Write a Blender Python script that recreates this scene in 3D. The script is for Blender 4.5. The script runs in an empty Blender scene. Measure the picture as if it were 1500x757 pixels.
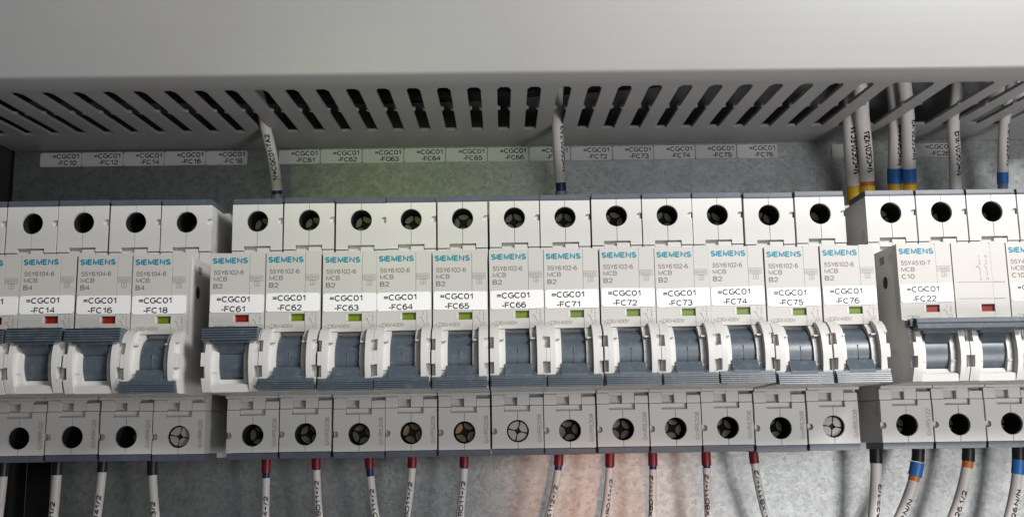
import bpy, bmesh, math, random
from math import sin, cos, pi, radians
from mathutils import Matrix, Vector

S = bpy.context.scene
COL = S.collection
MM = 0.001
random.seed(7)

# ------------------------------------------------------------------ camera
def P(x, d, z):
    """millimetres (right, out from the mounting plate, up) -> world"""
    return Vector((x * MM, -d * MM, z * MM))

cam = bpy.data.cameras.new('camera')
cam.sensor_width = 36.0
cam.lens = 36.37
cam.clip_start = 0.01
cam.clip_end = 20
cam_o = bpy.data.objects.new('camera', cam)
COL.objects.link(cam_o)
cam_o.matrix_world = (Matrix.Translation(P(94.5, 409.9, 0)) @ Matrix.Rotation(radians(-0.642), 4, 'Z')
                      @ Matrix.Rotation(radians(90 + 9.535), 4, 'X') @ Matrix.Rotation(radians(-0.878), 4, 'Z'))
S.camera = cam_o

# ------------------------------------------------------------------ light
S.view_settings.view_transform = 'Standard'
S.view_settings.look = 'None'
S.view_settings.exposure = 0
S.view_settings.gamma = 1
W = bpy.data.worlds.new('World')
S.world = W
W.use_nodes = True
W.node_tree.nodes['Background'].inputs[0].default_value = (0.93, 0.97, 1.0, 1)
W.node_tree.nodes['Background'].inputs[1].default_value = 0.062

def lamp(name, kind, pos, aim, power, color, **kw):
    l = bpy.data.lights.new(name, kind)
    l.energy = power
    l.color = color
    for k, v in kw.items():
        setattr(l, k, v)
    o = bpy.data.objects.new(name, l)
    COL.objects.link(o)
    o.location = P(*pos)
    o.rotation_euler = (P(*aim) - P(*pos)).to_track_quat('-Z', 'Y').to_euler()
    return o
lamp('key_light', 'AREA', (400, 450, 265), (140, 60, 40), 3.0, (1.0, 0.985, 0.965), shape='RECTANGLE', size=0.16, size_y=0.12)
lamp('front_light', 'AREA', (370, 400, -160), (180, 20, 40), 0.88, (1.0, 0.975, 0.96), shape='RECTANGLE', size=0.09, size_y=0.14)
lamp('fill_light', 'AREA', (310, 800, 62), (150, 0, 70), 0.7, (0.97, 0.985, 1.0), shape='RECTANGLE', size=0.3, size_y=0.1)  # added fill, lifts the screw holes, upper plate and marker strips
lamp('warm_tint_spot', 'SPOT', (128, 330, -85), (136, 0, -27), 0.85, (1.0, 0.47, 0.29), spot_size=radians(17), spot_blend=1.0, shadow_soft_size=0.012)  # added spot, stands in for a warm reflection on the lower plate
lamp('green_tint_spot', 'SPOT', (20, 430, 58), (60, 0, 94), 0.6, (0.72, 1.0, 0.26), spot_size=radians(19), spot_blend=1.0, shadow_soft_size=0.02)  # added spot, stands in for a green reflection on the upper plate

# ------------------------------------------------------------------ materials
def nodes_of(m):
    return m.node_tree.nodes, m.node_tree.links

def plastic(name, col, rough=0.45, var=0.06, scale=60, bump=0.02, bevel=0.0, spec=0.5, dirt=0.0, tone=0.03, dust=0.0, streak=0.0):
    m = bpy.data.materials.new(name)
    m.use_nodes = True
    N, L = nodes_of(m)
    b = N['Principled BSDF']
    b.inputs['Roughness'].default_value = rough
    b.inputs['Specular IOR Level'].default_value = spec
    tc = N.new('ShaderNodeNewGeometry')
    n = N.new('ShaderNodeTexNoise'); n.inputs['Scale'].default_value = scale; n.inputs['Detail'].default_value = 5
    L.new(tc.outputs['Position'], n.inputs['Vector'])
    r = N.new('ShaderNodeMapRange')
    r.inputs['To Min'].default_value = 1 - var; r.inputs['To Max'].default_value = 1 + var
    L.new(n.outputs['Fac'], r.inputs['Value'])
    mx = N.new('ShaderNodeVectorMath'); mx.operation = 'SCALE'
    mx.inputs[0].default_value = col[:3]
    oi = N.new('ShaderNodeObjectInfo')
    ro = N.new('ShaderNodeMapRange'); ro.inputs['To Min'].default_value = 1 - tone; ro.inputs['To Max'].default_value = 1 + tone
    L.new(oi.outputs['Random'], ro.inputs['Value'])
    mo = N.new('ShaderNodeMath'); mo.operation = 'MULTIPLY'
    L.new(r.outputs['Result'], mo.inputs[0]); L.new(ro.outputs['Result'], mo.inputs[1])
    L.new(mo.outputs[0], mx.inputs['Scale'])
    out = mx.outputs[0]
    if dust:
        nd = N.new('ShaderNodeTexNoise'); nd.inputs['Scale'].default_value = 420; nd.inputs['Detail'].default_value = 8; nd.inputs['Roughness'].default_value = 0.75
        L.new(tc.outputs['Position'], nd.inputs['Vector'])
        rd = N.new('ShaderNodeMapRange'); rd.inputs['From Min'].default_value = 0.52; rd.inputs['From Max'].default_value = 0.75
        rd.inputs['To Min'].default_value = 0.0; rd.inputs['To Max'].default_value = dust
        L.new(nd.outputs['Fac'], rd.inputs['Value'])
        md = N.new('ShaderNodeMix'); md.data_type = 'RGBA'
        L.new(rd.outputs['Result'], md.inputs['Factor']); L.new(out, md.inputs['A']); md.inputs['B'].default_value = (0.45, 0.45, 0.44, 1)
        out = md.outputs['Result']
    if streak:
        st = N.new('ShaderNodeVectorMath'); st.operation = 'MULTIPLY'; st.inputs[1].default_value = (9, 60, 700)
        L.new(tc.outputs['Position'], st.inputs[0])
        ns = N.new('ShaderNodeTexNoise'); ns.inputs['Scale'].default_value = 1.0; ns.inputs['Detail'].default_value = 4
        L.new(st.outputs[0], ns.inputs['Vector'])
        rs = N.new('ShaderNodeMapRange'); rs.inputs['From Min'].default_value = 0.3; rs.inputs['From Max'].default_value = 0.7
        rs.inputs['To Min'].default_value = 1 - streak; rs.inputs['To Max'].default_value = 1 + streak
        L.new(ns.outputs['Fac'], rs.inputs['Value'])
        ms = N.new('ShaderNodeVectorMath'); ms.operation = 'SCALE'
        L.new(out, ms.inputs[0]); L.new(rs.outputs['Result'], ms.inputs['Scale'])
        out = ms.outputs[0]
    if dirt:
        n3 = N.new('ShaderNodeTexNoise'); n3.inputs['Scale'].default_value = 900; n3.inputs['Detail'].default_value = 3
        L.new(tc.outputs['Position'], n3.inputs['Vector'])
        r3 = N.new('ShaderNodeMapRange'); r3.inputs['From Min'].default_value = 0.66; r3.inputs['From Max'].default_value = 0.74
        r3.inputs['To Min'].default_value = 1.0; r3.inputs['To Max'].default_value = 1 - dirt
        L.new(n3.outputs['Fac'], r3.inputs['Value'])
        m3 = N.new('ShaderNodeVectorMath'); m3.operation = 'SCALE'
        L.new(out, m3.inputs[0]); L.new(r3.outputs['Result'], m3.inputs['Scale'])
        out = m3.outputs[0]
    L.new(out, b.inputs['Base Color'])
    rr = N.new('ShaderNodeMapRange'); rr.inputs['To Min'].default_value = rough - 0.08; rr.inputs['To Max'].default_value = rough + 0.08
    L.new(n.outputs['Fac'], rr.inputs['Value']); L.new(rr.outputs['Result'], b.inputs['Roughness'])
    n2 = N.new('ShaderNodeTexNoise'); n2.inputs['Scale'].default_value = 2600; n2.inputs['Detail'].default_value = 2
    L.new(tc.outputs['Position'], n2.inputs['Vector'])
    bp = N.new('ShaderNodeBump'); bp.inputs['Strength'].default_value = bump; bp.inputs['Distance'].default_value = 0.0004
    L.new(n2.outputs['Fac'], bp.inputs['Height'])
    if bevel:
        bv = N.new('ShaderNodeBevel'); bv.samples = 4; bv.inputs['Radius'].default_value = bevel * MM
        L.new(bv.outputs['Normal'], bp.inputs['Normal'])
    L.new(bp.outputs['Normal'], b.inputs['Normal'])
    return m

def flat(name, col, rough=0.6):
    m = bpy.data.materials.new(name)
    m.use_nodes = True
    N, L = nodes_of(m)
    b = N['Principled BSDF']
    b.inputs['Roughness'].default_value = rough
    n = N.new('ShaderNodeTexNoise'); n.inputs['Scale'].default_value = 900
    g = N.new('ShaderNodeNewGeometry'); L.new(g.outputs['Position'], n.inputs['Vector'])
    r = N.new('ShaderNodeMapRange'); r.inputs['To Min'].default_value = 0.85; r.inputs['To Max'].default_value = 1.15
    L.new(n.outputs['Fac'], r.inputs['Value'])
    mx = N.new('ShaderNodeVectorMath'); mx.operation = 'SCALE'; mx.inputs[0].default_value = col[:3]
    L.new(r.outputs['Result'], mx.inputs['Scale']); L.new(mx.outputs[0], b.inputs['Base Color'])
    return m

def galvanised(name):
    m = bpy.data.materials.new(name)
    m.use_nodes = True
    N, L = nodes_of(m)
    b = N['Principled BSDF']
    b.inputs['Metallic'].default_value = 0.85
    g = N.new('ShaderNodeNewGeometry')
    v = N.new('ShaderNodeTexVoronoi'); v.inputs['Scale'].default_value = 700
    n = N.new('ShaderNodeTexNoise'); n.inputs['Scale'].default_value = 45; n.inputs['Detail'].default_value = 6
    n2 = N.new('ShaderNodeTexNoise'); n2.inputs['Scale'].default_value = 700; n2.inputs['Detail'].default_value = 7; n2.inputs['Roughness'].default_value = 0.72
    wob = N.new('ShaderNodeVectorMath'); wob.operation = 'SCALE'; wob.inputs['Scale'].default_value = 0.006
    L.new(g.outputs['Position'], n2.inputs['Vector']); L.new(g.outputs['Position'], n.inputs['Vector'])
    L.new(n2.outputs['Color'], wob.inputs[0])
    ad = N.new('ShaderNodeVectorMath'); L.new(g.outputs['Position'], ad.inputs[0]); L.new(wob.outputs[0], ad.inputs[1])
    L.new(ad.outputs[0], v.inputs['Vector'])
    # base colour: spangle tone + cloudy tone, minus small dark pits
    sp = N.new('ShaderNodeSeparateColor'); L.new(v.outputs['Color'], sp.inputs[0])
    r1 = N.new('ShaderNodeMapRange'); r1.inputs['To Min'].default_value = 0.31; r1.inputs['To Max'].default_value = 0.45
    L.new(sp.outputs[0], r1.inputs['Value'])
    r2 = N.new('ShaderNodeMapRange'); r2.inputs['To Min'].default_value = 0.76; r2.inputs['To Max'].default_value = 1.2
    L.new(n.outputs['Fac'], r2.inputs['Value'])
    pit = N.new('ShaderNodeMapRange'); pit.inputs['From Min'].default_value = 0.57; pit.inputs['From Max'].default_value = 0.70
    pit.inputs['To Min'].default_value = 1; pit.inputs['To Max'].default_value = 0.3
    L.new(n2.outputs['Fac'], pit.inputs['Value'])
    a = N.new('ShaderNodeMath'); a.operation = 'MULTIPLY'; L.new(r1.outputs[0], a.inputs[0]); L.new(r2.outputs[0], a.inputs[1])
    c = N.new('ShaderNodeMath'); c.operation = 'MULTIPLY'; L.new(a.outputs[0], c.inputs[0]); L.new(pit.outputs[0], c.inputs[1])
    vm = N.new('ShaderNodeVectorMath'); vm.operation = 'SCALE'; vm.inputs[0].default_value = (0.97, 1.0, 1.0)
    L.new(c.outputs[0], vm.inputs['Scale']); L.new(vm.outputs[0], b.inputs['Base Color'])
    rr = N.new('ShaderNodeMapRange'); rr.inputs['To Min'].default_value = 0.40; rr.inputs['To Max'].default_value = 0.46
    L.new(n.outputs['Fac'], rr.inputs['Value']); L.new(rr.outputs[0], b.inputs['Roughness'])
    bp = N.new('ShaderNodeBump'); bp.inputs['Strength'].default_value = 0.22; bp.inputs['Distance'].default_value = 0.0006
    L.new(n2.outputs['Fac'], bp.inputs['Height']); L.new(bp.outputs[0], b.inputs['Normal'])
    return m

M = dict(
    white=plastic('breaker_plastic', (0.59, 0.58, 0.56), 0.42, 0.04, 40, 0.03, 0.22, dirt=0.06),
    face=plastic('printed_face_plastic', (0.49, 0.475, 0.45), 0.4, 0.03, 40, 0.03, 0.15),
    blue=plastic('blue_grey_plastic', (0.064, 0.084, 0.106), 0.36, 0.18, 90, 0.04, 0.15, spec=0.65, dust=0.2),
    slate=plastic('slate_cover_plastic', (0.08, 0.092, 0.118), 0.38, 0.1, 60, 0.03, 0.12, dust=0.12),
    dark=flat('cavity_shade', (0.012, 0.012, 0.013), 0.7),  # near-black colour stands in for shade in holes and recesses
    screw=plastic('screw_metal', (0.30, 0.285, 0.235), 0.35, 0.25, 400, 0.15, 0.1),
    screw_bright=plastic('bright_screw_metal', (0.36, 0.35, 0.31), 0.35, 0.25, 400, 0.15, 0.1),
    screw_glint=plastic('glint_screw_metal', (0.33, 0.21, 0.11), 0.3, 0.5, 500, 0.15, 0.1),  # same screws, a warm glint put into the colour
    red=plastic('red_flag', (0.24, 0.014, 0.01), 0.3, 0.15, 300),
    green=plastic('green_flag', (0.125, 0.19, 0.008), 0.3, 0.15, 300),
    paper=plastic('sticker_film', (0.80, 0.80, 0.79), 0.35, 0.02, 80, 0.02),
    ink=flat('black_ink', (0.012, 0.012, 0.013), 0.5),
    teal=flat('teal_ink', (0.0, 0.20, 0.28), 0.5),
    grey=flat('grey_ink', (0.15, 0.135, 0.125), 0.6),
    pale=flat('pale_grey_ink', (0.22, 0.205, 0.19), 0.6),
    duct=plastic('duct_pvc', (0.335, 0.335, 0.335), 0.42, 0.06, 14, 0.06, 0.35, dirt=0.10, dust=0.06, streak=0.012),
    zinc=galvanised('galvanised_steel'),
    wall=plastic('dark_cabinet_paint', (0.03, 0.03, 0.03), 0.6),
    sleeve=plastic('white_sleeve', (0.70, 0.665, 0.645), 0.45, 0.05, 150, 0.03),
    cred=plastic('red_ferrule', (0.20, 0.008, 0.018), 0.35, 0.1, 200),
    cnavy=plastic('navy_band', (0.012, 0.018, 0.13), 0.4, 0.1, 200),
    cblue=plastic('blue_band', (0.025, 0.17, 0.50), 0.4, 0.1, 200),
    cblack=plastic('black_ferrule', (0.012, 0.012, 0.014), 0.4, 0.1, 200),
    corange=plastic('orange_insulation', (0.62, 0.17, 0.03), 0.4, 0.1, 200),
    cyellow=plastic('yellow_ferrule', (0.72, 0.43, 0.02), 0.4, 0.1, 200),
    cgrey=plastic('grey_ferrule', (0.22, 0.22, 0.24), 0.4, 0.1, 200),
    cbrown=plastic('brown_insulation', (0.16, 0.045, 0.02), 0.4, 0.1, 200),
)

# ------------------------------------------------------------------ mesh builder (millimetres: x, d, z)
class MB:
    def __init__(self):
        self.v = []; self.f = []; self.m = []; self.mats = []
    def mi(self, m):
        if m not in self.mats: self.mats.append(m)
        return self.mats.index(m)
    def add(self, vs, fs, mat):
        o = len(self.v); k = self.mi(mat)
        self.v += vs
        for f in fs:
            self.f.append(tuple(i + o for i in f)); self.m.append(k)
    def prism(self, poly, a, b, axis, mat):
        """extrude a closed outline from a to b along axis: 'x' outline (d,z); 'd' outline (x,z); 'z' outline (x,d)"""
        n = len(poly)
        mk = {'x': lambda p, t: (t, p[0], p[1]), 'd': lambda p, t: (p[0], t, p[1]), 'z': lambda p, t: (p[0], p[1], t)}[axis]
        vs = [mk(p, a) for p in poly] + [mk(p, b) for p in poly]
        fs = [tuple(range(n))[::-1], tuple(range(n, 2 * n))] + [(i, (i + 1) % n, n + (i + 1) % n, n + i) for i in range(n)]
        self.add(vs, fs, mat)
    def box(self, x0, x1, d0, d1, z0, z1, mat):
        self.prism([(x0, z0), (x1, z0), (x1, z1), (x0, z1)], d0, d1, 'd', mat)
    def quad(self, pts, mat):
        self.add([tuple(p) for p in pts], [tuple(range(len(pts)))], mat)
    def disc(self, x, d, z, r, mat, n=24, ry=None):
        self.add([(x + r * cos(2 * pi * i / n), d, z + (ry or r) * sin(2 * pi * i / n)) for i in range(n)], [tuple(range(n))], mat)
    def rod(self, p, axis, r, length, mat, n=24):
        x, d, z = p
        c = [(r * cos(2 * pi * i / n), r * sin(2 * pi * i / n)) for i in range(n)]
        if axis == 'x': self.prism([(d + a, z + b) for a, b in c], x, x + length, 'x', mat)
        elif axis == 'd': self.prism([(x + a, z + b) for a, b in c], d, d + length, 'd', mat)
        else: self.prism([(x + a, d + b) for a, b in c], z, z + length, 'z', mat)
    def tube(self, path, r, mat, n=16, caps=True):
        fr = frames(path)
        vs = []
        for k, (p, t, s, u) in enumerate(fr):
            rr = r[k] if isinstance(r, list) else r
            for i in range(n):
                a = 2 * pi * i / n
                q = p + s * (rr * cos(a)) + u * (rr * sin(a))
                vs.append(tuple(q))
        fs = []
        for k in range(len(fr) - 1):
            for i in range(n):
                j = (i + 1) % n
                fs.append((k * n + i, k * n + j, (k + 1) * n + j, (k + 1) * n + i))
        if caps:
            fs.append(tuple(range(n))[::-1]); fs.append(tuple(range((len(fr) - 1) * n, len(fr) * n)))
        self.add(vs, fs, mat)
    def mesh(self, name, smooth=30, recalc=True):
        me = bpy.data.meshes.new(name)
        me.from_pydata([P(*v) for v in self.v], [], self.f)
        for m in self.mats: me.materials.append(m)
        me.polygons.foreach_set('material_index', self.m)
        bm = bmesh.new(); bm.from_mesh(me)
        if recalc: bmesh.ops.recalc_face_normals(bm, faces=bm.faces)
        big = [f for f in bm.faces if len(f.verts) > 4]
        if big and recalc: bmesh.ops.triangulate(bm, faces=big)
        bm.to_mesh(me); bm.free()
        if smooth:
            me.polygons.foreach_set('use_smooth', [True] * len(me.polygons))
            me.set_sharp_from_angle(angle=radians(smooth))
        me.update()
        return me
    def build(self, name, parent=None, loc=None, smooth=30, recalc=True):
        return put(self.mesh(name, smooth, recalc), name, parent, loc)

def put(me, name, parent=None, loc=None):
    o = bpy.data.objects.new(name, me)
    COL.objects.link(o)
    if parent is not None: o.parent = parent
    if loc is not None: o.location = P(*loc)
    return o

def thing(name, label, cat, loc=(0, 0, 0), group=None):
    o = bpy.data.objects.new(name, None)
    o.empty_display_size = 0.01
    COL.objects.link(o)
    o.location = P(*loc)
    o['label'] = label; o['category'] = cat
    if group: o['group'] = group
    return o

def spline(pts, step=1.2):
    """Catmull-Rom through (x, d, z) points"""
    q = [Vector(p) for p in pts]
    q = [q[0] * 2 - q[1]] + q + [q[-1] * 2 - q[-2]]
    out = []
    for i in range(1, len(q) - 2):
        a, b, c, d = q[i - 1:i + 3]
        n = max(2, int((c - b).length / step))
        for k in range(n):
            t = k / n
            out.append(0.5 * ((2 * b) + (c - a) * t + (2 * a - 5 * b + 4 * c - d) * t * t + (3 * b - a - 3 * c + d) * t ** 3))
    out.append(q[-2])
    return out

def frames(path):
    fr = []
    for i, p in enumerate(path):
        t = (path[min(i + 1, len(path) - 1)] - path[max(i - 1, 0)]).normalized()
        ref = Vector((1, 0, 0)) if abs(t.x) < 0.8 else Vector((0, 0, 1))
        u = ref.cross(t).normalized()       # for an upward wire: (1,0,0)x(0,0,1) = (0,-1,0): towards the plate
        s = t.cross(u).normalized()
        fr.append((p, t, s, u))
    return fr

def cut(path, z0, z1):
    """part of a mostly vertical path between two heights"""
    up = path[-1].z > path[0].z
    pts = path if up else path[::-1]
    def at(z):
        for a, b in zip(pts, pts[1:]):
            if a.z <= z <= b.z and b.z > a.z: return a.lerp(b, (z - a.z) / (b.z - a.z))
        return None
    r = [p for p in pts if z0 < p.z < z1]
    a, b = at(z0), at(z1)
    if a is not None: r = [a] + r
    if b is not None: r = r + [b]
    return r

# ------------------------------------------------------------------ lettering: a stroke alphabet
def arc(cx, cy, rx, ry, a0, a1, n=10):
    return [(cx + rx * cos(radians(a0 + (a1 - a0) * i / n)), cy + ry * sin(radians(a0 + (a1 - a0) * i / n))) for i in range(n + 1)]
def ring(cx, cy, rx, ry): return arc(cx, cy, rx, ry, 90, 450, 18)
GL = {
    '0': (.60, [ring(.30, .5, .30, .5)]),
    '1': (.46, [[(.06, .76), (.22, .84), (.34, 1), (.34, 0)]]),
    '2': (.60, [arc(.30, .72, .29, .28, 165, -30) + [(.02, 0), (.60, 0)]]),
    '3': (.60, [arc(.29, .75, .26, .25, 160, -90) + arc(.28, .26, .31, .26, 75, -160)]),
    '4': (.64, [[(.47, 0), (.47, 1), (0, .30), (.64, .30)]]),
    '5': (.60, [[(.54, 1), (.12, 1), (.05, .50)] + arc(.28, .32, .31, .32, 130, -155)]),
    '6': (.60, [arc(.33, .52, .31, .48, 50, 180) + arc(.30, .31, .29, .31, 180, 530, 16)]),
    '7': (.58, [[(0, 1), (.58, 1), (.36, .55), (.22, 0)]]),
    '8': (.60, [ring(.30, .75, .25, .25), ring(.30, .25, .30, .25)]),
    '9': (.60, [arc(.27, .48, .31, .48, 230, 360) + arc(.30, .69, .29, .31, 0, 350, 16)]),
    'A': (.70, [[(0, 0), (.35, 1), (.70, 0)], [(.12, .34), (.58, .34)]]),
    'B': (.62, [[(0, 0), (0, 1), (.34, 1)] + arc(.34, .76, .24, .24, 90, -90, 8) + [(0, .52)], [(.34, .52)] + arc(.35, .26, .27, .26, 90, -90, 8) + [(0, 0)]]),
    'C': (.72, [arc(.38, .5, .38, .5, 48, 312, 14)]),
    'D': (.68, [[(0, 0), (0, 1), (.28, 1)] + arc(.28, .5, .40, .5, 90, -90, 12) + [(0, 0)]]),
    'E': (.56, [[(.56, 1), (0, 1), (0, 0), (.56, 0)], [(0, .52), (.50, .52)]]),
    'F': (.54, [[(.54, 1), (0, 1), (0, 0)], [(0, .5), (.46, .5)]]),
    'G': (.76, [arc(.39, .5, .39, .5, 50, 335, 14) + [(.76, .46), (.44, .46)]]),
    'I': (.0, [[(0, 0), (0, 1)]]),
    'M': (.78, [[(0, 0), (0, 1), (.39, .1), (.78, 1), (.78, 0)]]),
    'N': (.66, [[(0, 0), (0, 1), (.66, 0), (.66, 1)]]),
    'O': (.78, [ring(.39, .5, .39, .5)]),
    'R': (.64, [[(0, 0), (0, 1), (.36, 1)] + arc(.36, .74, .26, .26, 90, -90, 8) + [(0, .48)], [(.34, .48), (.64, 0)]]),
    'S': (.62, [arc(.31, .75, .27, .25, 25, 270, 10) + arc(.31, .25, .30, .25, 90, -158, 10)[1:]]),
    'T': (.64, [[(0, 1), (.64, 1)], [(.32, 1), (.32, 0)]]),
    'U': (.66, [[(0, 1), (0, .33)] + arc(.33, .33, .33, .33, 180, 360, 10) + [(.66, 1)]]),
    'V': (.68, [[(0, 1), (.34, 0), (.68, 1)]]),
    'W': (.95, [[(0, 1), (.24, 0), (.475, .95), (.71, 0), (.95, 1)]]),
    'X': (.66, [[(0, 0), (.66, 1)], [(0, 1), (.66, 0)]]),
    'Y': (.68, [[(0, 1), (.34, .46), (.68, 1)], [(.34, .46), (.34, 0)]]),
    '=': (.58, [[(0, .64), (.58, .64)], [(0, .34), (.58, .34)]]),
    '+': (.5, [[(0, .5), (.5, .5)], [(.25, .75), (.25, .25)]]),
    '-': (.30, [[(0, .38), (.30, .38)]]),
    '~': (.5, [[(0, .42), (.08, .52), (.17, .52), (.33, .42), (.42, .42), (.5, .52)]]),
    '/': (.34, [[(0, -.05), (.34, 1.05)]]),
    ':': (.04, [[(.02, .06), (.02, .16)], [(.02, .56), (.02, .66)]]),
    '.': (.04, [[(.02, 0), (.02, .1)]]),
    ' ': (.30, []),
}
def ribbon(pts, w):
    """mitred strip along a polyline -> left and right points"""
    L_, R_ = [], []
    n = len(pts)
    closed = n > 3 and abs(pts[0][0] - pts[-1][0]) < 1e-6 and abs(pts[0][1] - pts[-1][1]) < 1e-6
    for i, (x, y) in enumerate(pts):
        a = pts[i - 1] if i > 0 else (pts[-2] if closed else None)
        b = pts[i + 1] if i < n - 1 else (pts[1] if closed else None)
        def nrm(p, q):
            dx, dy = q[0] - p[0], q[1] - p[1]; l = math.hypot(dx, dy) or 1
            return (-dy / l, dx / l)
        n1 = nrm(a, (x, y)) if a else None
        n2 = nrm((x, y), b) if b else None
        if n1 is None: nx, ny, k = n2[0], n2[1], 1
        elif n2 is None: nx, ny, k = n1[0], n1[1], 1
        else:
            sx, sy = n1[0] + n2[0], n1[1] + n2[1]; l = math.hypot(sx, sy)
            if l < 0.2: nx, ny, k = n1[0], n1[1], 1
            else:
                nx, ny = sx / l, sy / l
                k = min(1.9, 1 / max(0.3, nx * n1[0] + ny * n1[1]))
        L_.append((x + nx * w / 2 * k, y + ny * w / 2 * k)); R_.append((x - nx * w / 2 * k, y - ny * w / 2 * k))
    return L_, R_
def text_width(s, gap=.24): return sum(GL[c][0] + gap for c in s) - gap
def text(mb, s, put_pt, cap, width=None, stroke=.13, gap=.18, mat=None, fine=None):
    """put_pt(u, v, lift) -> point; u along the line, v up, in mm"""
    sx = cap if width is None else width / text_width(s, gap)
    u0 = 0; lift = 0
    sw = stroke * cap
    for c in s:
        w, strokes = GL[c]
        for st in strokes:
            pts = [((u0 + x) * sx, y * (cap - sw) + sw / 2) for x, y in st]
            if fine:
                q = [pts[0]]
                for a, b in zip(pts, pts[1:]):
                    n = max(1, int(math.hypot(b[0] - a[0], b[1] - a[1]) / fine))
                    q += [(a[0] + (b[0] - a[0]) * k / n, a[1] + (b[1] - a[1]) * k / n) for k in range(1, n + 1)]
                pts = q
            l, r = ribbon(pts, sw)
            n = len(l)
            vs = [put_pt(x, y, lift) for x, y in l] + [put_pt(x, y, lift) for x, y in r]
            mb.add(vs, [(i, n + i, n + i + 1, i + 1) for i in range(n - 1)], mat)
            lift = (lift + 0.0025) % 0.0101
        u0 += w + gap
def flat_at(x, d, z, rot=False):
    if rot: return lambda u, v, k: (x - v, d + k, z + u)       # reads upward
    return lambda u, v, k: (x + u, d + k, z + v)
def line(mb, pts, w, d, mat, lift=0.0):
    l, r = ribbon(pts, w)
    n = len(l)
    mb.add([(x, d + lift, z) for x, z in l] + [(x, d + lift, z) for x, z in r], [(i, n + i, n + i + 1, i + 1) for i in range(n - 1)], mat)

# ------------------------------------------------------------------ cabinet: plate, wall, rail
Z0 = -7.4                                    # underside of the breakers
DS, DN = 53.2, 78.3                          # terminal shoulder face, printed nose face

def build_plate():
    t = thing('mounting_plate', 'bare galvanised steel mounting plate behind the breakers', 'mounting plate', (0, 0, -90))
    b = MB(); z = M['zinc']; o = 90
    x0, x1, hx0, hx1, hz = -102.6, 330, -98.5, -80.5, -8  # rectangular gap left in the sheet, dark back behind it
    b.box(x0, x1, -2, 0, hz + o, 210 + o, z)
    b.box(x0, hx0, -2, 0, -90 + o, hz + o, z)
    b.box(hx1, x1, -2, 0, -90 + o, hz + o, z)
    b.build('steel_sheet', t)
    return t
build_plate()
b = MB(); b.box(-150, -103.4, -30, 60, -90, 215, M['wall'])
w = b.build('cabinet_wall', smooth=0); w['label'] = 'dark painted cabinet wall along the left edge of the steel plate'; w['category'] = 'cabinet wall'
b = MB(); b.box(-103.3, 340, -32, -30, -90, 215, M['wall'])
w = b.build('back_wall', smooth=0); w['label'] = 'dark back of the cabinet seen through the gap cut in the plate at lower left'; w['category'] = 'cabinet wall'

b = MB()
zc = Z0 + 45
prof = [(0.1, zc - 12), (1.1, zc - 12), (1.1, zc + 12), (0.1, zc + 12)]
b.prism([(0.1, zc - 12), (6.2, zc - 12), (6.2, zc - 17.5), (7.2, zc - 17.5), (7.2, zc - 11), (1.1, zc - 11), (1.1, zc + 11), (7.2, zc + 11), (7.2, zc + 17.5), (6.2, zc + 17.5), (6.2, zc + 12), (0.1, zc + 12)], -103, 320, 'x', M['zinc'])
w = b.build('mounting_rail'); w['label'] = 'steel hat-shaped rail the breakers clip onto, glimpsed in the gaps between groups'; w['category'] = 'rail'

# ------------------------------------------------------------------ wiring duct
XD = 46.4
def dz(d): return 115.6 - 0.05 * d
def build_duct():
    t = thing('cable_duct', 'long grey slotted cable duct with closed cover above the breakers', 'cable duct', (0, 0, 112))
    o = 112
    L0, L1 = -102.5, 328
    db, df, dm = 27.5, 85.2, 57.5
    b = MB()
    def sheared(poly, z0=0, z1=1.1):
        n = len(poly)
        vs = [(x, d, dz(d) - o + z0) for x, d in poly] + [(x, d, dz(d) - o + z1) for x, d in poly]
        fs = [tuple(range(n))[::-1], tuple(range(n, 2 * n))] + [(i, (i + 1) % n, n + (i + 1) % n, n + i) for i in range(n)]
        b.add(vs, fs, M['duct'])
    sheared([(L0, 0.2), (L1, 0.2), (L1, db), (L0, db)])
    sheared([(L0, df), (L1, df), (L1, 87.0), (L0, 87.0)])
    hw = [(db, 2.15), (dm - 1.4, 2.2), (dm - .3, 1.3), (dm + .3, 1.3), (dm + 1.4, 2.25), (df - 2.6, 2.3), (df, 1.3)]
    i = -15
    while XD + 10 * (i + 1) < L1:
        a, c = XD + 10 * i, XD + 10 * (i + 1)
        if a > L0 - 12 and i not in (18, 20):
            poly = [(max(L0, a + w), d) for d, w in hw] + [(c - w, d) for d, w in reversed(hw)]
            if c - 2.2 > L0: sheared(poly)
        i += 1
    b.build('slotted_wall', t, smooth=0)
    b = MB()
    # cover: face with rounded lower edge and a short flange under the wall
    out = []
    zf = dz(90) - o - 0.6
    lo = 110.95 - o
    out += [(86.3, lo + .15), (86.8, lo), (93.4, lo + 1.7), (94.3, lo + 2.1), (94.8, lo + 2.8)]
    out += [(94.8, 84), (93.0, 84), (92.4, lo + 5), (90.6, lo + 2.4), (86.4, lo + 1.3)]
    b.prism(out, L0, L1, 'x', M['duct'])
    b.build('cover', t, smooth=40)
    b = MB()
    b.box(L0, L1, 0.3, 92.5, 84.2, 86, M['duct'])
    b.box(L0, L1, 0.3, 2.0, 4.2, 84.1, M['duct'])
    b.build('back_channel', t, smooth=0)
build_duct()

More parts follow.
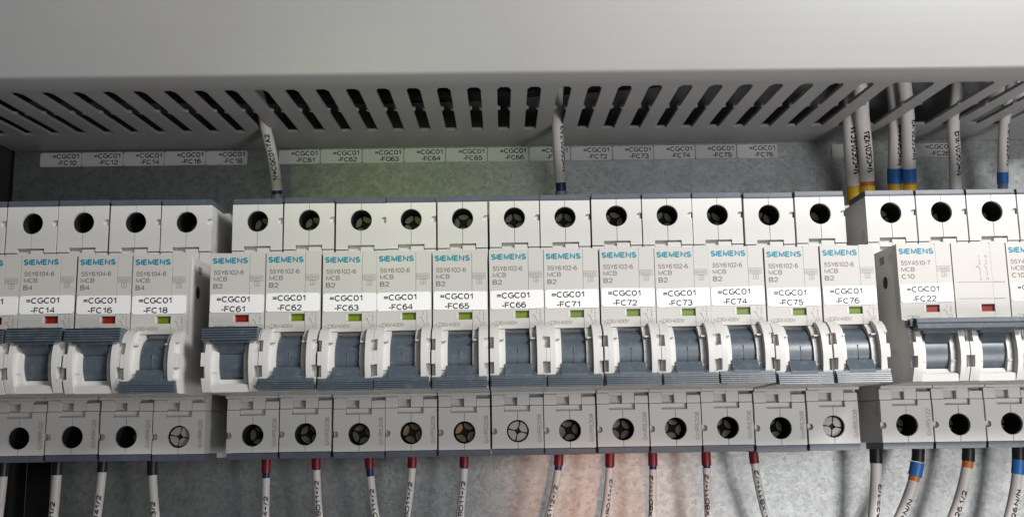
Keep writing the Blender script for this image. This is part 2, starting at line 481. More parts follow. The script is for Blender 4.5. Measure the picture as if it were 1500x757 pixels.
def wire_inside(label, pts, r, mat, name='duct_cable'):
    b = MB(); b.tube(spline(pts, 4), r, mat, 12)
    o = b.build(name)
    o['label'] = label; o['category'] = 'cable'; o['group'] = 'cables lying inside the duct'
wire_inside('brown red cable lying inside the duct, seen through the middle slots', [(-90, 40, 138), (20, 52, 134), (60, 55, 133), (100, 68, 131), (150, 60, 140), (320, 45, 142)], 2.4, M['cbrown'])
wire_inside('dark red cable inside the duct, deeper than the brown one', [(-95, 70, 146), (40, 74, 138), (90, 78, 134), (130, 64, 146), (320, 60, 152)], 2.2, M['cbrown'])
wire_inside('black cable along the bottom of the duct', [(-95, 30, 130), (50, 34, 126), (130, 38, 128), (220, 34, 136), (320, 30, 138)], 3.0, M['cblack'])
wire_inside('thick black cable added along the front of the duct interior to darken its slots', [(-98, 76, 128), (60, 74, 127), (150, 77, 128), (205, 72, 132), (322, 70, 160)], 5.0, M['cblack'])  # added filler, keeps the view through the slots black
wire_inside('thick black cable added behind the front one to darken the duct interior', [(-98, 58, 130), (40, 60, 142), (130, 56, 143), (215, 58, 148), (322, 52, 165)], 5.5, M['cblack'])  # second added filler, darkens the slots further in
wire_inside('grey cable inside the duct near its right end', [(120, 60, 150), (225, 70, 142), (262, 74, 146), (325, 70, 150)], 2.2, M['cgrey'])
wire_inside('orange wire end showing in the rightmost wide opening of the duct', [(246, 62, 152), (255, 58, 142), (262, 54, 134), (266, 50, 128)], 1.7, M['corange'])

# ------------------------------------------------------------------ identification strips on the plate
def sticker_lines(b, x, d, z, l1, l2, cap, w1, w2, dx2, gapz):
    text(b, l1, flat_at(x, d, z + gapz), cap, w1, .18, .16, mat=M['ink'])
    text(b, l2, flat_at(x + dx2, d, z), cap, w2, .18, .16, mat=M['ink'])
def plate_label(x, z, num):
    t = thing('marker_label', 'white plastic strip on the plate printed =CGC01 -%s, below the duct' % num, 'marker label', (x, 0, z), 'white marker strips stuck along the plate')
    b = MB()
    c = .5; x0, x1, z0, z1 = .1, 16.7, 0, 5.8
    t.rotation_euler = (0, radians(random.uniform(-.35, .35)), 0)
    poly = [(x0 + c, z0), (x1 - c, z0), (x1, z0 + c), (x1, z1 - c), (x1 - c, z1), (x0 + c, z1), (x0, z1 - c), (x0, z0 + c)]
    b.prism(poly, 0.05, 0.6, 'd', M['paper'])
    b.build('strip', t)
    b = MB()
    sticker_lines(b, 5.2, .63, .55, '=CGC01', '-' + num, 2.0, 10.6, 7.5, 2.0, 2.75)
    b.build('lettering', t, smooth=0, recalc=False)
for i, n in enumerate(('FC10', 'FC12', 'FC14', 'FC16', 'FC18')): plate_label(-92.0 + 16.8 * i, 108.9, n)
for i, n in enumerate(('FC61', 'FC62', 'FO63', 'FC64', 'FC65', 'FC66', 'FC71', 'FC72', 'FC73', 'FC74', 'FC75', 'FC76')): plate_label(4.75 + 17.0 * i, 108.9, n)
plate_label(230.6, 108.5, 'FC22'); plate_label(264.2, 108.5, 'FC26')

# ------------------------------------------------------------------ breakers
XA, XB = 0.15, 17.85
def half_shoulder(b, z0, z1, zc, notch, side_notch, d0, d1, r=3.75, cx=9.0):
    """terminal face as two halves that leave a round screw opening and a hairline seam"""
    e = .07
    nl, nr, nd = notch                       # steps: from x nl to nr the edge is cut by nd (upper face: bottom edge; lower: nd<0 adds)
    a = math.asin(e / r)
    def rarc(sgn):
        n = 16
        return [(cx + sgn * r * cos(pi / 2 - a - (pi - 2 * a) * i / n), zc + r * sin(pi / 2 - a - (pi - 2 * a) * i / n)) for i in range(n + 1)]
    un = [(0, 1.05), (.9, 1.05), (1.45, .75), (1.7, 0), (1.45, -.75), (.9, -1.05), (0, -1.05)]
    if z1 > 50:     # upper face, step in its lower edge, finger notch on the right
        left = [(XA + .1, z0), (nl, z0), (nl, z0 + nd), (cx - e, z0 + nd)] + rarc(-1)[::-1] + [(cx - e, z1), (XA + .1, z1)]
        right = [(cx + e, z0 + nd), (nr, z0 + nd), (nr, z0), (XB - .1, z0)] + [(XB - .1 - u, zc + v) for u, v in un[::-1]] + [(XB - .1, z1), (cx + e, z1)] + rarc(1)
    else:
        left = [(XA + .1, z0), (cx - e, z0)] + rarc(-1)[::-1] + [(cx - e, z1 - nd), (nl, z1 - nd), (nl, z1), (XA + .1, z1)] + [(XA + .1 + u, zc + v) for u, v in un]
        right = [(cx + e, z0), (XB - .1, z0), (XB - .1, z1), (nr, z1), (nr, z1 - nd), (cx + e, z1 - nd)] + rarc(1)
    b.prism(left, d0, d1, 'd', M['white'])
    b.prism(right, d0, d1, 'd', M['white'])

def cheek_profile(shrink=0.0, base=76.0):
    pts = [(78.3, 41.4), (80.6, 40.9), (83.0, 39.3), (84.9, 36.8), (85.9, 33.6), (86.2, 30.4), (85.8, 27.0), (84.7, 23.9), (83.2, 21.3)]
    if shrink:
        pts = [(d - shrink, z - .25 * shrink if z > 31 else z) for d, z in pts]
    return [(base, pts[-1][1])] + [(base, pts[0][1])] + pts

def housing_mesh(kind):
    b = MB(); w = M['white']
    # body core behind the faces
    core = [(8, .2), (30, .2), (30, 16.6), (50.6, 16.6), (50.6, 21.2), (74.5, 21.2), (74.5, 66.2), (51.0, 66.4), (51.0, 71.3), (30, 71.3), (30, 89.8), (8, 89.8)]
    b.prism(core, XA, XB, 'x', w)
    # upper and lower terminal shoulders
    half_shoulder(b, 71.5, 87.9, 81.9, (4.4, 13.7, 1.5), True, 30.1, DS)
    half_shoulder(b, 2.1, 16.4, 7.9, (4.4, 13.2, 1.9), True, 30.1, DS)
    b.box(4.5, 13.6, 31, 51.3, 71.35, 73.1, w); b.box(4.5, 13.1, 31, 51.9, 14.3, 16.5, w)
    b.box(15.9, XB - .13, 30.2, 51.9, 80.7, 83.1, w); b.box(XA + .13, 2.1, 30.2, 51.9, 6.7, 9.1, w)
    # collars that close the gap behind the two stepped edges
    b.box(8.9, 13.6, 50.8, 52.75, 66.5, 72.4, w); b.box(4.5, 8.8, 50.8, 52.75, 69.9, 71.3, w)
    b.box(XA + .1, 4.4, 51, 52.8, 66.5, 71.2, w); b.box(13.8, XB - .1, 51, 52.8, 66.5, 71.2, w)
    # lower: window frame beside the centre line
    b.box(XA + .1, 4.4, 50, 52.85, 16.55, 20.2, w); b.box(13.2, XB - .1, 50, 52.85, 16.55, 19.2, w)
    b.box(8.9, 13.1, 50, 52.75, 16.6, 20.9, w); b.box(4.5, 8.8, 50, 52.75, 19.3, 20.9, w)
    b.box(XA, XB, 52, 55, 20.3, 21.15, w)
    b.quad([(4.45, 50.75, 16.6), (8.85, 50.75, 16.6), (8.85, 50.75, 19.4), (4.45, 50.75, 19.4)], M['face'])  # greyer back, recess shade put into its colour
    # nose: printed plate with the flag opening, its right strip a little lower
    f = M['face']
    b.prism([(XA, 40.35), (5, 40.35), (12.75, 40.35), (12.75, 43.7), (8.4, 43.7), (8.4, 46.1), (12.75, 46.1), (12.75, 66.0), (XA + .3, 66.3), (XA, 66.0)], 74.6, DN, 'd', f)
    b.prism([(12.85, 40.35), (XB, 40.35), (XB, 66.0), (XB - .3, 66.3), (12.85, 66.3)], 74.6, DN - .12, 'd', f)
    b.box(7.6, 8.35, DN - .5, DN + .02, 43.9, 45.9, w)
    # cheeks: outer arcs with two square cut-outs, inner ledges with small ribs
    op, ip = cheek_profile(), cheek_profile(2.6)
    np_ = [(74.6, 21.3), (74.6, 41.4)] + [p for p in op[2:] if p[1] >= 37.2] + [(84.7, 37.1), (83.3, 37.1), (83.3, 33.5), (85.9, 33.5), (86.2, 30.4), (86.05, 29.2), (83.0, 29.2), (83.0, 25.6), (85.4, 25.6)] + [p for p in op[2:] if p[1] < 25.5]
    for a0, a1, a2, a3 in ((XA, 1.35, 3.1, 5.0), (XB, 16.65, 14.9, 12.85)):
        b.prism(np_, min(a0, a1), max(a0, a1), 'x', w)
        b.prism([(74.6, 21.25)] + [(74.6, 41.4)] + op[2:], min(a1, a2), max(a1, a2), 'x', w)
        b.prism([(74.6, 21.25)] + [(74.6, 40.3)] + [(d, min(z, 40.3)) for d, z in ip[3:]], min(a2, a3), max(a2, a3), 'x', w)
        for zz in (36.4, 27.4):
            x0, x1 = (a2, a3 - .25) if a2 < a3 else (a3 + .25, a2)
            b.box(x0, x1, 79, 83.6, zz, zz + .5, w)
    # sill below the lever
    b.prism([(74.6, 21.23), (83.1, 21.23), (83.9, 23.5), (83.2, 23.9), (74.6, 23.9)], 3.15, 14.85, 'x', w); b.prism([(74.6, 23.92), (82.0, 23.92), (81.2, 25.3), (74.6, 25.3)], 5.05, 12.8, 'x', w)
    # side features: rivets and round sockets, the socket shade painted as a dark disc
    for sx, s in ((XA, -1), (XB, 1)):
        for d, z, r in ((71.6, 62.5, 1.9), (67, 55.0, 3.4), (70.5, 31.5, 1.6), (48, 74.5, 1.9), (48, 12.5, 1.9), (60, 24.5, 1.2)):
            b.rod((sx - (.0 if s > 0 else .12), d, z), 'x', r, .12, w, 20)
            b.rod((sx - (.0 if s > 0 else .16), d, z), 'x', r * .62, .16, M['dark'] if r > 3 else M['face'], 16)
        b.box(min(sx, sx + s * .06), max(sx, sx + s * .06), 63, 67, 61.4, 64.0, M['pale'])
    return b.mesh('housing', 28)

def cover_mesh(top):
    b = MB()
    if top: b.prism([(36, 88.05), (53.1, 88.05), (53.3, 88.6), (53.0, 90.0), (36, 90.2)], XA + .25, XB - .35, 'x', M['slate'])
    else: b.prism([(36, 1.95), (53.1, 1.95), (53.2, 1.4), (52.8, -.15), (36, -.25)], XA + .25, XB - .35, 'x', M['slate'])
    return b.mesh('terminal_cover')

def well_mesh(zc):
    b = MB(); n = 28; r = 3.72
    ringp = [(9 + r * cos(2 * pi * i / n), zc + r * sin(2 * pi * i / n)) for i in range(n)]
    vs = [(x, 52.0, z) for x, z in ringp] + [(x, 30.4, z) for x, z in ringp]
    b.add(vs, [(i, (i + 1) % n, n + (i + 1) % n, n + i) for i in range(n)] + [tuple(range(n, 2 * n))], M['dark'])  # near-black liner paints the shade inside the hole
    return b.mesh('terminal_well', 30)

def screw_mesh(mat):
    b = MB(); R = 3.25
    k = 0.66 if mat == 'screw_bright' else 1.0
    for q in range(4):
        a0, a1 = 90 * q + 7 * k, 90 * q + 90 - 7 * k
        outer = [(R * cos(radians(a0 + (a1 - a0) * i / 8)), R * sin(radians(a0 + (a1 - a0) * i / 8))) for i in range(9)]
        am = radians(90 * q + 45)
        inner = [(k * 1.9 * cos(radians(a1 - 2)), k * 1.9 * sin(radians(a1 - 2))), (k * 1.25 * cos(am), k * 1.25 * sin(am)), (k * 1.9 * cos(radians(a0 + 2)), k * 1.9 * sin(radians(a0 + 2)))]
        b.prism(outer + inner, -1.2, 0, 'd', M[mat])
    b.disc(0, -1.1, 0, R, M['dark'])
    b.rod((0, -4, 0), 'd', R - .1, 2.8, M['dark'])
    return b.mesh('terminal_screw', 25)

def drum(b, x0=5.1, x1=12.75):
    n = 30
    b.prism([(74.3 + 8.3 * cos(radians(a)), 31.0 + 8.3 * sin(radians(a))) for a in [-100 + 200 * i / n for i in range(n + 1)]], x0, x1, 'x', M['blue'])
def ribs(d, z0, z1, n, lean):
    out = []
    for i in range(n):
        a, c = z0 + (z1 - z0) * i / n, z0 + (z1 - z0) * (i + 1) / n
        h = c - a
        l = lambda z: lean * (z - z0) / (z1 - z0)
        out += [(d + l(a), a), (d + l(a + h * .74), a + h * .74), (d + l(c) - .7, a + h * .80), (d + l(c) - .7, a + h * .97)]
    return out
def lever_down():
    b = MB(); m = M['blue']
    drum(b)
    b.prism([(78, 28.9), (83.6, 28.7), (85.7, 25.4), (85.7, 24.7), (78, 24.7)], 4.7, 13.1, 'x', m)
    b.prism([(80, 21.4)] + ribs(87.3, 21.4, 24.5, 5, -.85) + [(85.6, 25.1), (80, 25.1)], .45, 17.5, 'x', m)
    b.prism([(80, 25.15), (85.5, 25.15), (84.9, 25.9), (80, 25.9)], 3.0, 14.9, 'x', m)
    b.box(8.93, 9.02, 82.0, 82.68, 28.4, 33.5, m)
    return b.mesh('toggle', 30)
def lever_up():
    b = MB(); m = M['blue']
    drum(b)
    b.prism([(78, 37.6), (86.2, 37.6), (85.0, 36.2), (82.7, 33.3), (78, 33.3)], 4.7, 13.1, 'x', m)
    b.prism([(79, 37.3)] + ribs(86.8, 37.3, 41.2, 5, -.5) + [(86.2, 41.5), (79, 41.5)], .3, 17.6, 'x', m)
    b.prism([(79, 37.25), (86.2, 37.25), (85.8, 36.4), (79, 36.4)], 3.2, 14.8, 'x', m)
    return b.mesh('toggle', 30)

def flag_mesh(mat):
    b = MB()
    b.quad([(8.2, 77.2, 43.4), (12.9, 77.2, 43.4), (12.9, 77.2, 46.4), (8.2, 77.2, 46.4)], mat)
    return b.mesh('status_flag', 0)

def print_mesh(model, curve, volts, rating):
    b = MB(); d = DN + .03
    g, p = M['grey'], M['pale']
    text(b, 'SIEMENS', flat_at(1.0, d, 62.75), 1.95, 11.0, .25, .30, M['teal'])
    text(b, model, flat_at(1.35, d, 59.1), 1.55, 9.5, .15, mat=g)
    text(b, 'MCB', flat_at(1.35, d, 57.0), 1.5, 4.2, .15, mat=g)
    text(b, curve, flat_at(1.35, d, 54.6), 1.6, 2.75 if len(curve) == 2 else 4.0, .18, mat=g)
    text(b, volts, flat_at(.95, d, 41.5), 1.3, 8.1 if len(volts) > 6 else 5.2, .15, mat=p if len(volts) > 6 else p)
    d2 = d - .12
    line(b, [(13.1, 57.0), (17.1, 57.0), (17.1, 58.75), (13.1, 58.75), (13.1, 56.95)], .13, d2, p)
    text(b, rating, flat_at(13.5, d2, 57.3), 1.1, 3.2, .13, mat=p)
    line(b, [(14.4, 55.3), (16.0, 55.3), (16.0, 56.85), (14.4, 56.85), (14.4, 55.25)], .13, d2, p, .002)
    text(b, '3', flat_at(14.95, d2, 55.55), 1.0, .5, .14, mat=p)
    # switch symbol
    line(b, [(15.2, 46.3), (15.2, 45.2)], .16, d2, p); line(b, [(14.5, 44.6), (15.4, 42.6)], .2, d2, p)
    line(b, [(15.5, 42.2), (15.5, 41.0)], .16, d2, p, .002)
    line(b, [(16.4, 46.3), (16.4, 45.9)], .2, d2, p); line(b, [(16.15, 44.9), (16.4, 45.5), (16.65, 44.9)], .16, d2, p)
    line(b, [(16.4, 44.7), (16.4, 43.4)], .18, d2, p, .004)
    line(b, arc(16.4, 42.4, .5, .5, 0, 360, 14), .14, d2, p, .002)
    line(b, [(13.9, 44.3), (14.6, 44.7)], .16, d2, p, .004)
    return b.mesh('front_print', 0, False)
def neutral_print_mesh():
    b = MB(); d = DN + .03; p = M['pale']; d2 = d - .0
    line(b, [(1.2, 53.3), (12.6, 53.3)], .16, d, p); line(b, [(1.4, 47.9), (12.5, 47.9)], .16, d, p, .002)
    line(b, [(13.0, 53.3), (16.9, 53.3)], .16, d, p); line(b, [(13.0, 47.9), (16.4, 47.9)], .16, d, p, .002)
    for x, t, u in ((9.0, '1', '2'), (11.2, 'N', 'N')):
        text(b, t, flat_at(x - .3, d, 61.2), 1.0, None, .16, mat=p)
        text(b, u, flat_at(x - .3, d, 53.9), 1.0, None, .16, mat=p)
        line(b, [(x, 60.8), (x, 59.4)], .2, d, p); line(b, [(x - .6, 58.8), (x + .1, 57.2)], .24, d, p, .002)
        line(b, [(x, 57.0), (x, 55.3)], .2, d, p, .004)
        line(b, [(x - .35, 59.2), (x + .35, 59.2)], .2, d, p, .006)
    line(b, [(7.6, 58.0), (8.4, 58.4)], .2, d, p)
    return b.mesh('front_print', 0, False)
def lower_print_mesh(s):
    b = MB()
    text(b, s, flat_at(17.1, DS + .03, 4.2, True), 1.45, 9.2, .13, mat=M['pale'])
    return b.mesh('side_print', 0, False)
def sticker_mesh():
    b = MB(); c = .55; x0, x1, z0, z1 = .35, 17.6, 46.75, 52.75
    b.prism([(x0 + c, z0), (x1 - c, z0), (x1, z0 + c), (x1, z1 - c), (x1 - c, z1), (x0 + c, z1), (x0, z1 - c), (x0, z0 + c)], DN - .1, DN + .2, 'd', M['paper'])
    return b.mesh('marking_sticker')

ME = dict(housing=housing_mesh(0), cover_t=cover_mesh(True), cover_b=cover_mesh(False), well_t=well_mesh(81.9), well_b=well_mesh(7.9),
          screw=screw_mesh('screw'), screw_bright=screw_mesh('screw_bright'), screw_glint=screw_mesh('screw_glint'), down=lever_down(), up=lever_up(), red=flag_mesh(M['red']), green=flag_mesh(M['green']), sticker=sticker_mesh(),
          p102=print_mesh('5SY6102-6', 'B2', '~230/400V', '6000'), p104=print_mesh('5SY6104-6', 'B4', '~230/400V', '6000'),
          p4510=print_mesh('5SY4510-7', 'C10', '~230V', '10000'), neutral=neutral_print_mesh(),
          s20=lower_print_mesh('GWRRN20'), s208=lower_print_mesh('GWRS208'), s122=lower_print_mesh('GWRS122'))

def pole(root, dx, pr, flag, lower, num, up_depth, low_depth, toggle):
    h = put(ME['housing'], 'housing', root, (dx, 0, 0))
    put(ME['cover_t'], 'terminal_cover', root, (dx, 0, 0)); put(ME['cover_b'], 'terminal_cover', root, (dx, 0, 0))
    for wl, zc, dep in (('well_t', 81.9, up_depth), ('well_b', 7.9, low_depth)):
        w_ = put(ME[wl], 'terminal_well', root, (dx, 0, 0))
        s = put(ME['screw_bright' if dep < 3 else 'screw_glint' if wl == 'well_b' and num in ('FC64', 'FC65', 'FC73', 'FC74') else 'screw'], 'screw', w_, (9, DS - dep, zc))
        s.rotation_euler = (0, random.uniform(0, 1.5), 0)
    put(ME[flag], 'status_flag', root, (dx, 0, 0))
    put(ME[pr], 'front_print', root, (dx, 0, 0))
    if lower: put(ME[lower], 'side_print', root, (dx, 0, 0))
    if num:
        s = put(ME['sticker'], 'marking_sticker', root, (dx, 0, 0))
        turn = radians(random.uniform(-1.1, 1.1))
        piv = P(9, 0, 49.7)
        s.matrix_local = Matrix.Translation(P(dx, 0, random.uniform(-.12, .12)) + piv) @ Matrix.Rotation(turn, 4, 'Y') @ Matrix.Translation(-piv)
        b = MB()
        sticker_lines(b, 2.55, DN + .23, 47.0, '=CGC01', '-' + num, 1.95, 10.6, 7.6, 1.6, 3.15)
        b.build('lettering', s, smooth=0, recalc=False)
    if toggle: put(ME[toggle], 'toggle', root, (dx, 0, 0))

GRP = 'circuit breakers clipped in a row on the rail'
def breaker(x, num, on, model, lower, up_depth, low_depth, label, jog=0):
    t = thing('circuit_breaker', label, 'circuit breaker', (x, jog, Z0 + jog * 1.4), GRP)
    t.rotation_euler = (radians(random.uniform(-.25, .25)), radians(random.uniform(-.12, .12)), radians(random.uniform(-.2, .2)))
    pole(t, 0, model, 'red' if on else 'green', lower, num, up_depth, low_depth, 'up' if on else 'down')
    return t
XL, XM, XR = -6.4, 0.45, 223.6
left = [('FC10', 1), ('FC12', 1), ('FC14', 1), ('FC16', 1), ('FC18', 0)]
left_lab = {
    'FC10': 'circuit breaker cut off by the left edge, only a sliver of its upper face showing',
    'FC12': 'circuit breaker half cut off by the left edge, red flag, lever raised',
    'FC14': 'white circuit breaker with sticker -FC14, red flag and raised lever',
    'FC16': 'white circuit breaker with sticker -FC16, red flag and raised lever',
    'FC18': 'white circuit breaker with sticker -FC18, green flag, lowered lever, bright screw below'}
for i, (n, on) in enumerate(left):
    breaker(XL + 18 * (i - 5), n, on, 'p104', 's20', 17, 1.6 if n == 'FC18' else 17, left_lab[n])
main = ['FC61', 'FC62', 'FC63', 'FC64', 'FC65', 'FC66', 'FC71', 'FC72', 'FC73', 'FC74', 'FC75', 'FC76']
upd = [10.5, 11, 10, 9.5, 9, 8.5, 9, 9.5, 10, 11, 11.5, 12]
lod = [11, 9, 8, 6, 5, .7, 8, 9, 8.5, 10, 11, 2.0]
for i, n in enumerate(main):
    extra = 'red flag and raised lever' if n == 'FC61' else 'green flag and lowered lever'
    if n in ('FC66', 'FC76'): extra += ', no wire beneath'
    breaker(XM + 18 * i, n, n == 'FC61', 'p102', 's208', upd[i], lod[i], 'white circuit breaker with sticker -%s, %s' % (n, extra), random.uniform(-.12, .12))

def double_breaker(x, num, label):
    t = thing('double_pole_breaker', label, 'circuit breaker', (x, 0, Z0), 'double pole breakers at the right end')
    pole(t, 0, 'p4510', 'red', 's122', num, 11, 12, None)
    pole(t, 18, 'neutral', 'red', None, None, 11, 13, None)
    b = MB(); m = M['blue']
    for k in (0, 18):
        drum(b, 5.1 + k, 12.75 + k)
        b.prism([(78, 37.4), (86.4, 37.4), (85.0, 36.0), (82.7, 33.3), (78, 33.3)], 4.9 + k, 12.9 + k, 'x', m)
        b.box(3.6 + k, 14.3 + k, 80, 86.2, 36.2, 37.0, m)
    bar = [(80, 37.0), (88.2, 36.9), (88.9, 37.6), (88.9, 38.6), (88.3, 38.8), (88.3, 39.2), (88.9, 39.4), (88.4, 40.5), (86.5, 41.0), (80, 41.0)]
    b.prism(bar, .9, 35.3, 'x', m)
    b.box(-.4, .85, 82, 86.5, 38.4, 40.6, m)
    b.rod((-.9, 84.5, 39.6), 'x', .9, 37.0, m, 12)
    o = b.build('toggle', t)
double_breaker(XR, 'FC22', 'double pole breaker with sticker -FC22, two red flags and one raised bar across both levers')
double_breaker(XR + 36, 'FC26', 'breaker cut off by the right edge of the photo, only its left margin showing')

# ------------------------------------------------------------------ wires
def lettered(parent, path, s, z_start, cap, run, r, phi, flip=False):
    """print that runs up a wire, wrapped on its surface; phi turns it round the wire (0 faces the viewer, + to the right)"""
    pts = path if path[-1].z > path[0].z else path[::-1]
    fr = frames(pts)
    acc = [0]
    for a, c in zip(pts, pts[1:]): acc.append(acc[-1] + (c - a).length)
    i0 = min(range(len(pts)), key=lambda i: abs(pts[i].z - z_start)); s0 = acc[i0]
    def at(sv):
        for i in range(len(acc) - 1):
            if acc[i] <= sv <= acc[i + 1]:
                t = (sv - acc[i]) / (acc[i + 1] - acc[i])
                return fr[i][0].lerp(fr[i + 1][0], t), fr[i][2].lerp(fr[i + 1][2], t), fr[i][3].lerp(fr[i + 1][3], t)
        return None
    b = MB()
    def pp(u, v, k):
        q = at(s0 + u) or (fr[-1][0], fr[-1][2], fr[-1][3])
        p, sd, uu = q                 # for an upward tangent: uu points to the plate, sd = t x u points right
        ang = phi - (v - cap / 2) / r
        rr = r + .06 + k
        out = sd * sin(ang) - uu * cos(ang)
        w_ = p + out * rr
        return (w_.x, w_.y, w_.z)
    text(b, s, pp, cap, run, .23, mat=M['ink'], fine=.35)
    b.build('lettering', parent, smooth=0, recalc=False)

def wire(label, pts, r, bands, sleeve, txt, group, r_wire=None, letters=True):
    """bands: (z0, z1, radius, material, name); sleeve: (z0, z1); txt: (string, z start, cap, run, phi)"""
    base = pts[0]
    t = thing('wire', label, 'wire', (base[0], base[1], base[2]), group)
    path = [p - Vector(base) for p in spline(pts)]
    bz = base[2]
    b = MB(); b.tube(cut(path, sleeve[0] - bz, sleeve[1] - bz), r, M['sleeve'], 20)
    s_ = b.build('sleeve', t, smooth=40)
    for z0, z1, rr, mat, nm in bands:
        b = MB(); b.tube(cut(path, z0 - bz, z1 - bz), rr, mat, 20)
        b.build(nm, t, smooth=40)
    if txt: lettered(s_, path, txt[0], txt[1] - bz, txt[2], txt[3], r, txt[4])
    return t

GT = 'white sleeved wires rising into the duct'
# (frames measure d as the second coordinate, already outwards)
wire('white wire rising from breaker FC61 into the duct, dark blue band at its foot', [(8.3, 18, 81), (8.3, 18.5, 93), (7.8, 24, 104), (7.0, 34, 114.0), (6.4, 42, 123), (2, 44, 131), (-12, 46, 136)], 2.05,
     [(81.2, 92.2, 2.3, M['cgrey'], 'ferrule'), (92.2, 93.7, 1.95, M['cnavy'], 'band')], (93.7, 135), ('1/=CGC01-TA2', 97.0, 1.9, 20.0, .15), GT)
wire('white wire rising from breaker FC71 into the duct, dark blue band at its foot', [(118.4, 18, 81), (118.3, 18.5, 93), (117.5, 23, 104), (116.6, 33, 114.0), (116.4, 42, 124), (119, 46, 132), (130, 50, 138)], 2.25,
     [(81.2, 92.0, 2.3, M['cgrey'], 'ferrule'), (92.0, 95.3, 2.0, M['cnavy'], 'band')], (95.3, 137), ('1/=CGC01-TA2', 99.0, 1.9, 20.0, .85), GT)
wire('left one of the two thick white wires with yellow ends above breaker FC22', [(232.8, 17, 80), (232.6, 18, 92), (231.0, 22, 104), (228.2, 31, 114.0), (225.5, 40, 126), (214, 46, 136)], 2.75,
     [(80.2, 92.6, 2.8, M['cyellow'], 'ferrule')], (92.6, 135.5), ('1/=CGC01-FC11', 96.5, 2.5, 21.0, .25), GT)
wire('right one of the two thick white wires with yellow ends, orange ring, above breaker FC22', [(236.8, 20, 80), (236.8, 21, 92), (235.2, 26, 104), (230.8, 37, 113.8), (227.0, 47, 124), (222, 50, 136)], 2.75,
     [(80.2, 91.9, 2.8, M['cyellow'], 'ferrule'), (91.9, 93.6, 2.4, M['corange'], 'band')], (93.6, 135.5), ('1/=CGC01-X2U', 97.0, 2.5, 19.0, .2), GT)
wire('left one of the two white wires with blue bands, half hidden', [(248.6, 17, 80), (248.5, 18, 92), (247.9, 22, 104), (246.0, 30, 114.2), (241, 42, 127), (232, 48, 137)], 2.5,
     [(80.2, 93.2, 2.5, M['cyellow'], 'ferrule'), (93.2, 99.0, 2.7, M['cblue'], 'band')], (99.0, 136), ('N/=CGC01-N1', 100.5, 2.1, 17.0, .5), GT)
wire('right one of the two white wires with blue bands above the right breaker', [(253.4, 20, 80), (253.2, 21, 92), (251.8, 26, 104), (248.0, 37, 113.8), (243, 48, 126), (238, 54, 138)], 2.5,
     [(80.2, 92.2, 2.5, M['cyellow'], 'ferrule'), (92.2, 92.9, 2.4, M['corange'], 'ring'), (92.9, 98.2, 2.7, M['cblue'], 'band')], (98.2, 137), ('N/=CGC01-X2', 102.0, 2.1, 18.0, .65), GT)
wire('plain white wire rising beside the FC26 strip, no coloured band', [(272.2, 18, 80), (272.2, 18.5, 92), (271.4, 22, 104), (267.6, 31.5, 114.0), (265.0, 44, 126), (263, 48, 140)], 2.25,
     [], (80.2, 139.5), ('1/=CGC01-XU2', 96.0, 2.1, 20.0, .3), GT)
wire('white wire near the right edge with one bright blue band at its foot', [(290.6, 18, 80), (290.7, 18.5, 92), (290.0, 22.5, 104), (286.8, 32.5, 114.0), (285.0, 44, 126), (283, 48, 140)], 2.0,
     [(80.2, 92.5, 1.9, M['cgrey'], 'ferrule'), (92.5, 97.0, 2.15, M['cblue'], 'band')], (97.0, 139.5), ('1/=CGC01-XU1', 99.5, 1.9, 19.0, .7), GT)

GB = 'white sleeved wires hanging from the lower terminals'
def low(label, xa, xb, r, bands, txt, z_sl=None, cap=1.75, run=None, phi=0.0, zs=-31.5):
    e = xb + (xb - xa) * 1.6
    pts = [(xa, 18, -3), (xa, 18, -10), (xa * .7 + xb * .3, 17.6, -18), (xb, 16.5, -29), (e, 15, -48), (e + (xb - xa), 12, -70)]
    t0 = bands[-1][0] if bands else -6
    wire(label, pts, r, bands, (-70, t0), (txt, zs, cap, run or len(txt) * 1.85, phi), GB)
RED, BLK = M['cred'], M['cblack']
low('white wire at the left edge with black collar, partly outside the photo', -90.4, -92.0, 1.7, [(-13, -3.2, 1.95, BLK, 'ferrule')], '101/2')
low('white wire printed 121/2 beside the dark opening, black collar', -70.5, -71.8, 1.7, [(-12.8, -3.2, 2.0, BLK, 'ferrule')], 'TA0121/2', zs=-37)
low('white wire printed A141/2 under breaker FC16, black collar', -53.9, -55.8, 1.6, [(-12.0, -3.2, 1.9, BLK, 'ferrule')], 'TA141/2', zs=-33.5, phi=.2)
low('white wire printed 163/2 under breaker FC18, black collar', -35.5, -34.1, 1.6, [(-13.4, -3.2, 1.95, BLK, 'ferrule')], 'TA163/2', zs=-35.5)
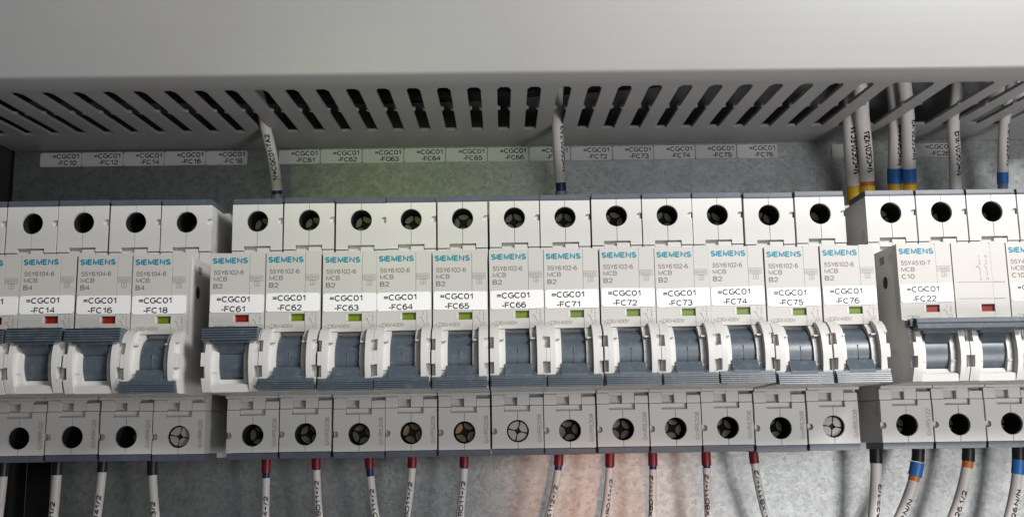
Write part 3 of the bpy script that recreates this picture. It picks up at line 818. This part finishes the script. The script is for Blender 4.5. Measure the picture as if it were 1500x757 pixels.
def redlow(n, xa, xb, blue, phi, z1, txt='XBD11+/2', zs=-31.5):
    b = [(z1, -3.2, 1.75, RED, 'ferrule')]
    if blue: b.append((z1 - blue, z1, 1.35, M['cnavy'], 'band'))
    low('white wire with red collar under breaker %s' % n, xa, xb, 1.45, b, txt, phi=phi, zs=zs, cap=1.6)
redlow('FC62, nearest the left group', 6.6, 6.3, 1.9, .25, -13.2, 'X114+/2', -35)
redlow('FC63', 25.1, 26.1, .5, .1, -12.0)
redlow('FC64', 44.8, 46.9, 3.0, .1, -12.1, 'XBD11+/2', -34)
redlow('FC65, leaning left', 60.7, 58.5, .2, .0, -12.2)
redlow('FC66, leaning left', 80.0, 78.3, .5, .1, -12.3)
redlow('FC71, leaning left', 115.2, 111.5, 1.6, .0, -12.3, 'XCS112+/2', -36)
redlow('FC72, leaning left', 134.2, 132.0, .4, .6, -13.0)
redlow('FC73, hanging straight', 150.2, 149.6, 1.2, -.6, -13.0)
redlow('FC74, hanging straight', 170.1, 170.3, .8, -.3, -13.2)
redlow('FC75, leaning right', 187.9, 191.0, 0, -.1, -12.6, 'A-XB111+/2', -33)
low('thicker white wire with black collar at the left end of the right group', 233.7, 232.2, 2.0, [(-13.2, -3.2, 2.3, BLK, 'ferrule')], 'TA22:1/2', zs=-35, cap=1.9, phi=.6)
low('white wire with black collar, then a wide blue and a thin orange band', 249.6, 243.6, 2.0, [(-12.9, -3.2, 2.3, BLK, 'ferrule'), (-18.2, -13.2, 2.5, M['cblue'], 'band'), (-19.9, -18.2, 2.05, M['corange'], 'ring')], 'TA22:N/N', zs=-40, cap=1.9, phi=.2)
low('white wire with black collar and one orange ring above its sleeve', 268.4, 263.4, 2.05, [(-13.0, -3.2, 2.3, BLK, 'ferrule'), (-15.4, -13.0, 2.0, M['corange'], 'ring')], 'TA26:1/2', zs=-37, cap=1.9, phi=.1)
low('white wire at the right edge with black collar and blue band', 287.3, 283.9, 2.0, [(-12.8, -3.2, 2.4, BLK, 'ferrule'), (-18.0, -12.8, 2.35, M['cblue'], 'band')], 'TA26:N/N', zs=-38, cap=1.9, phi=.2)
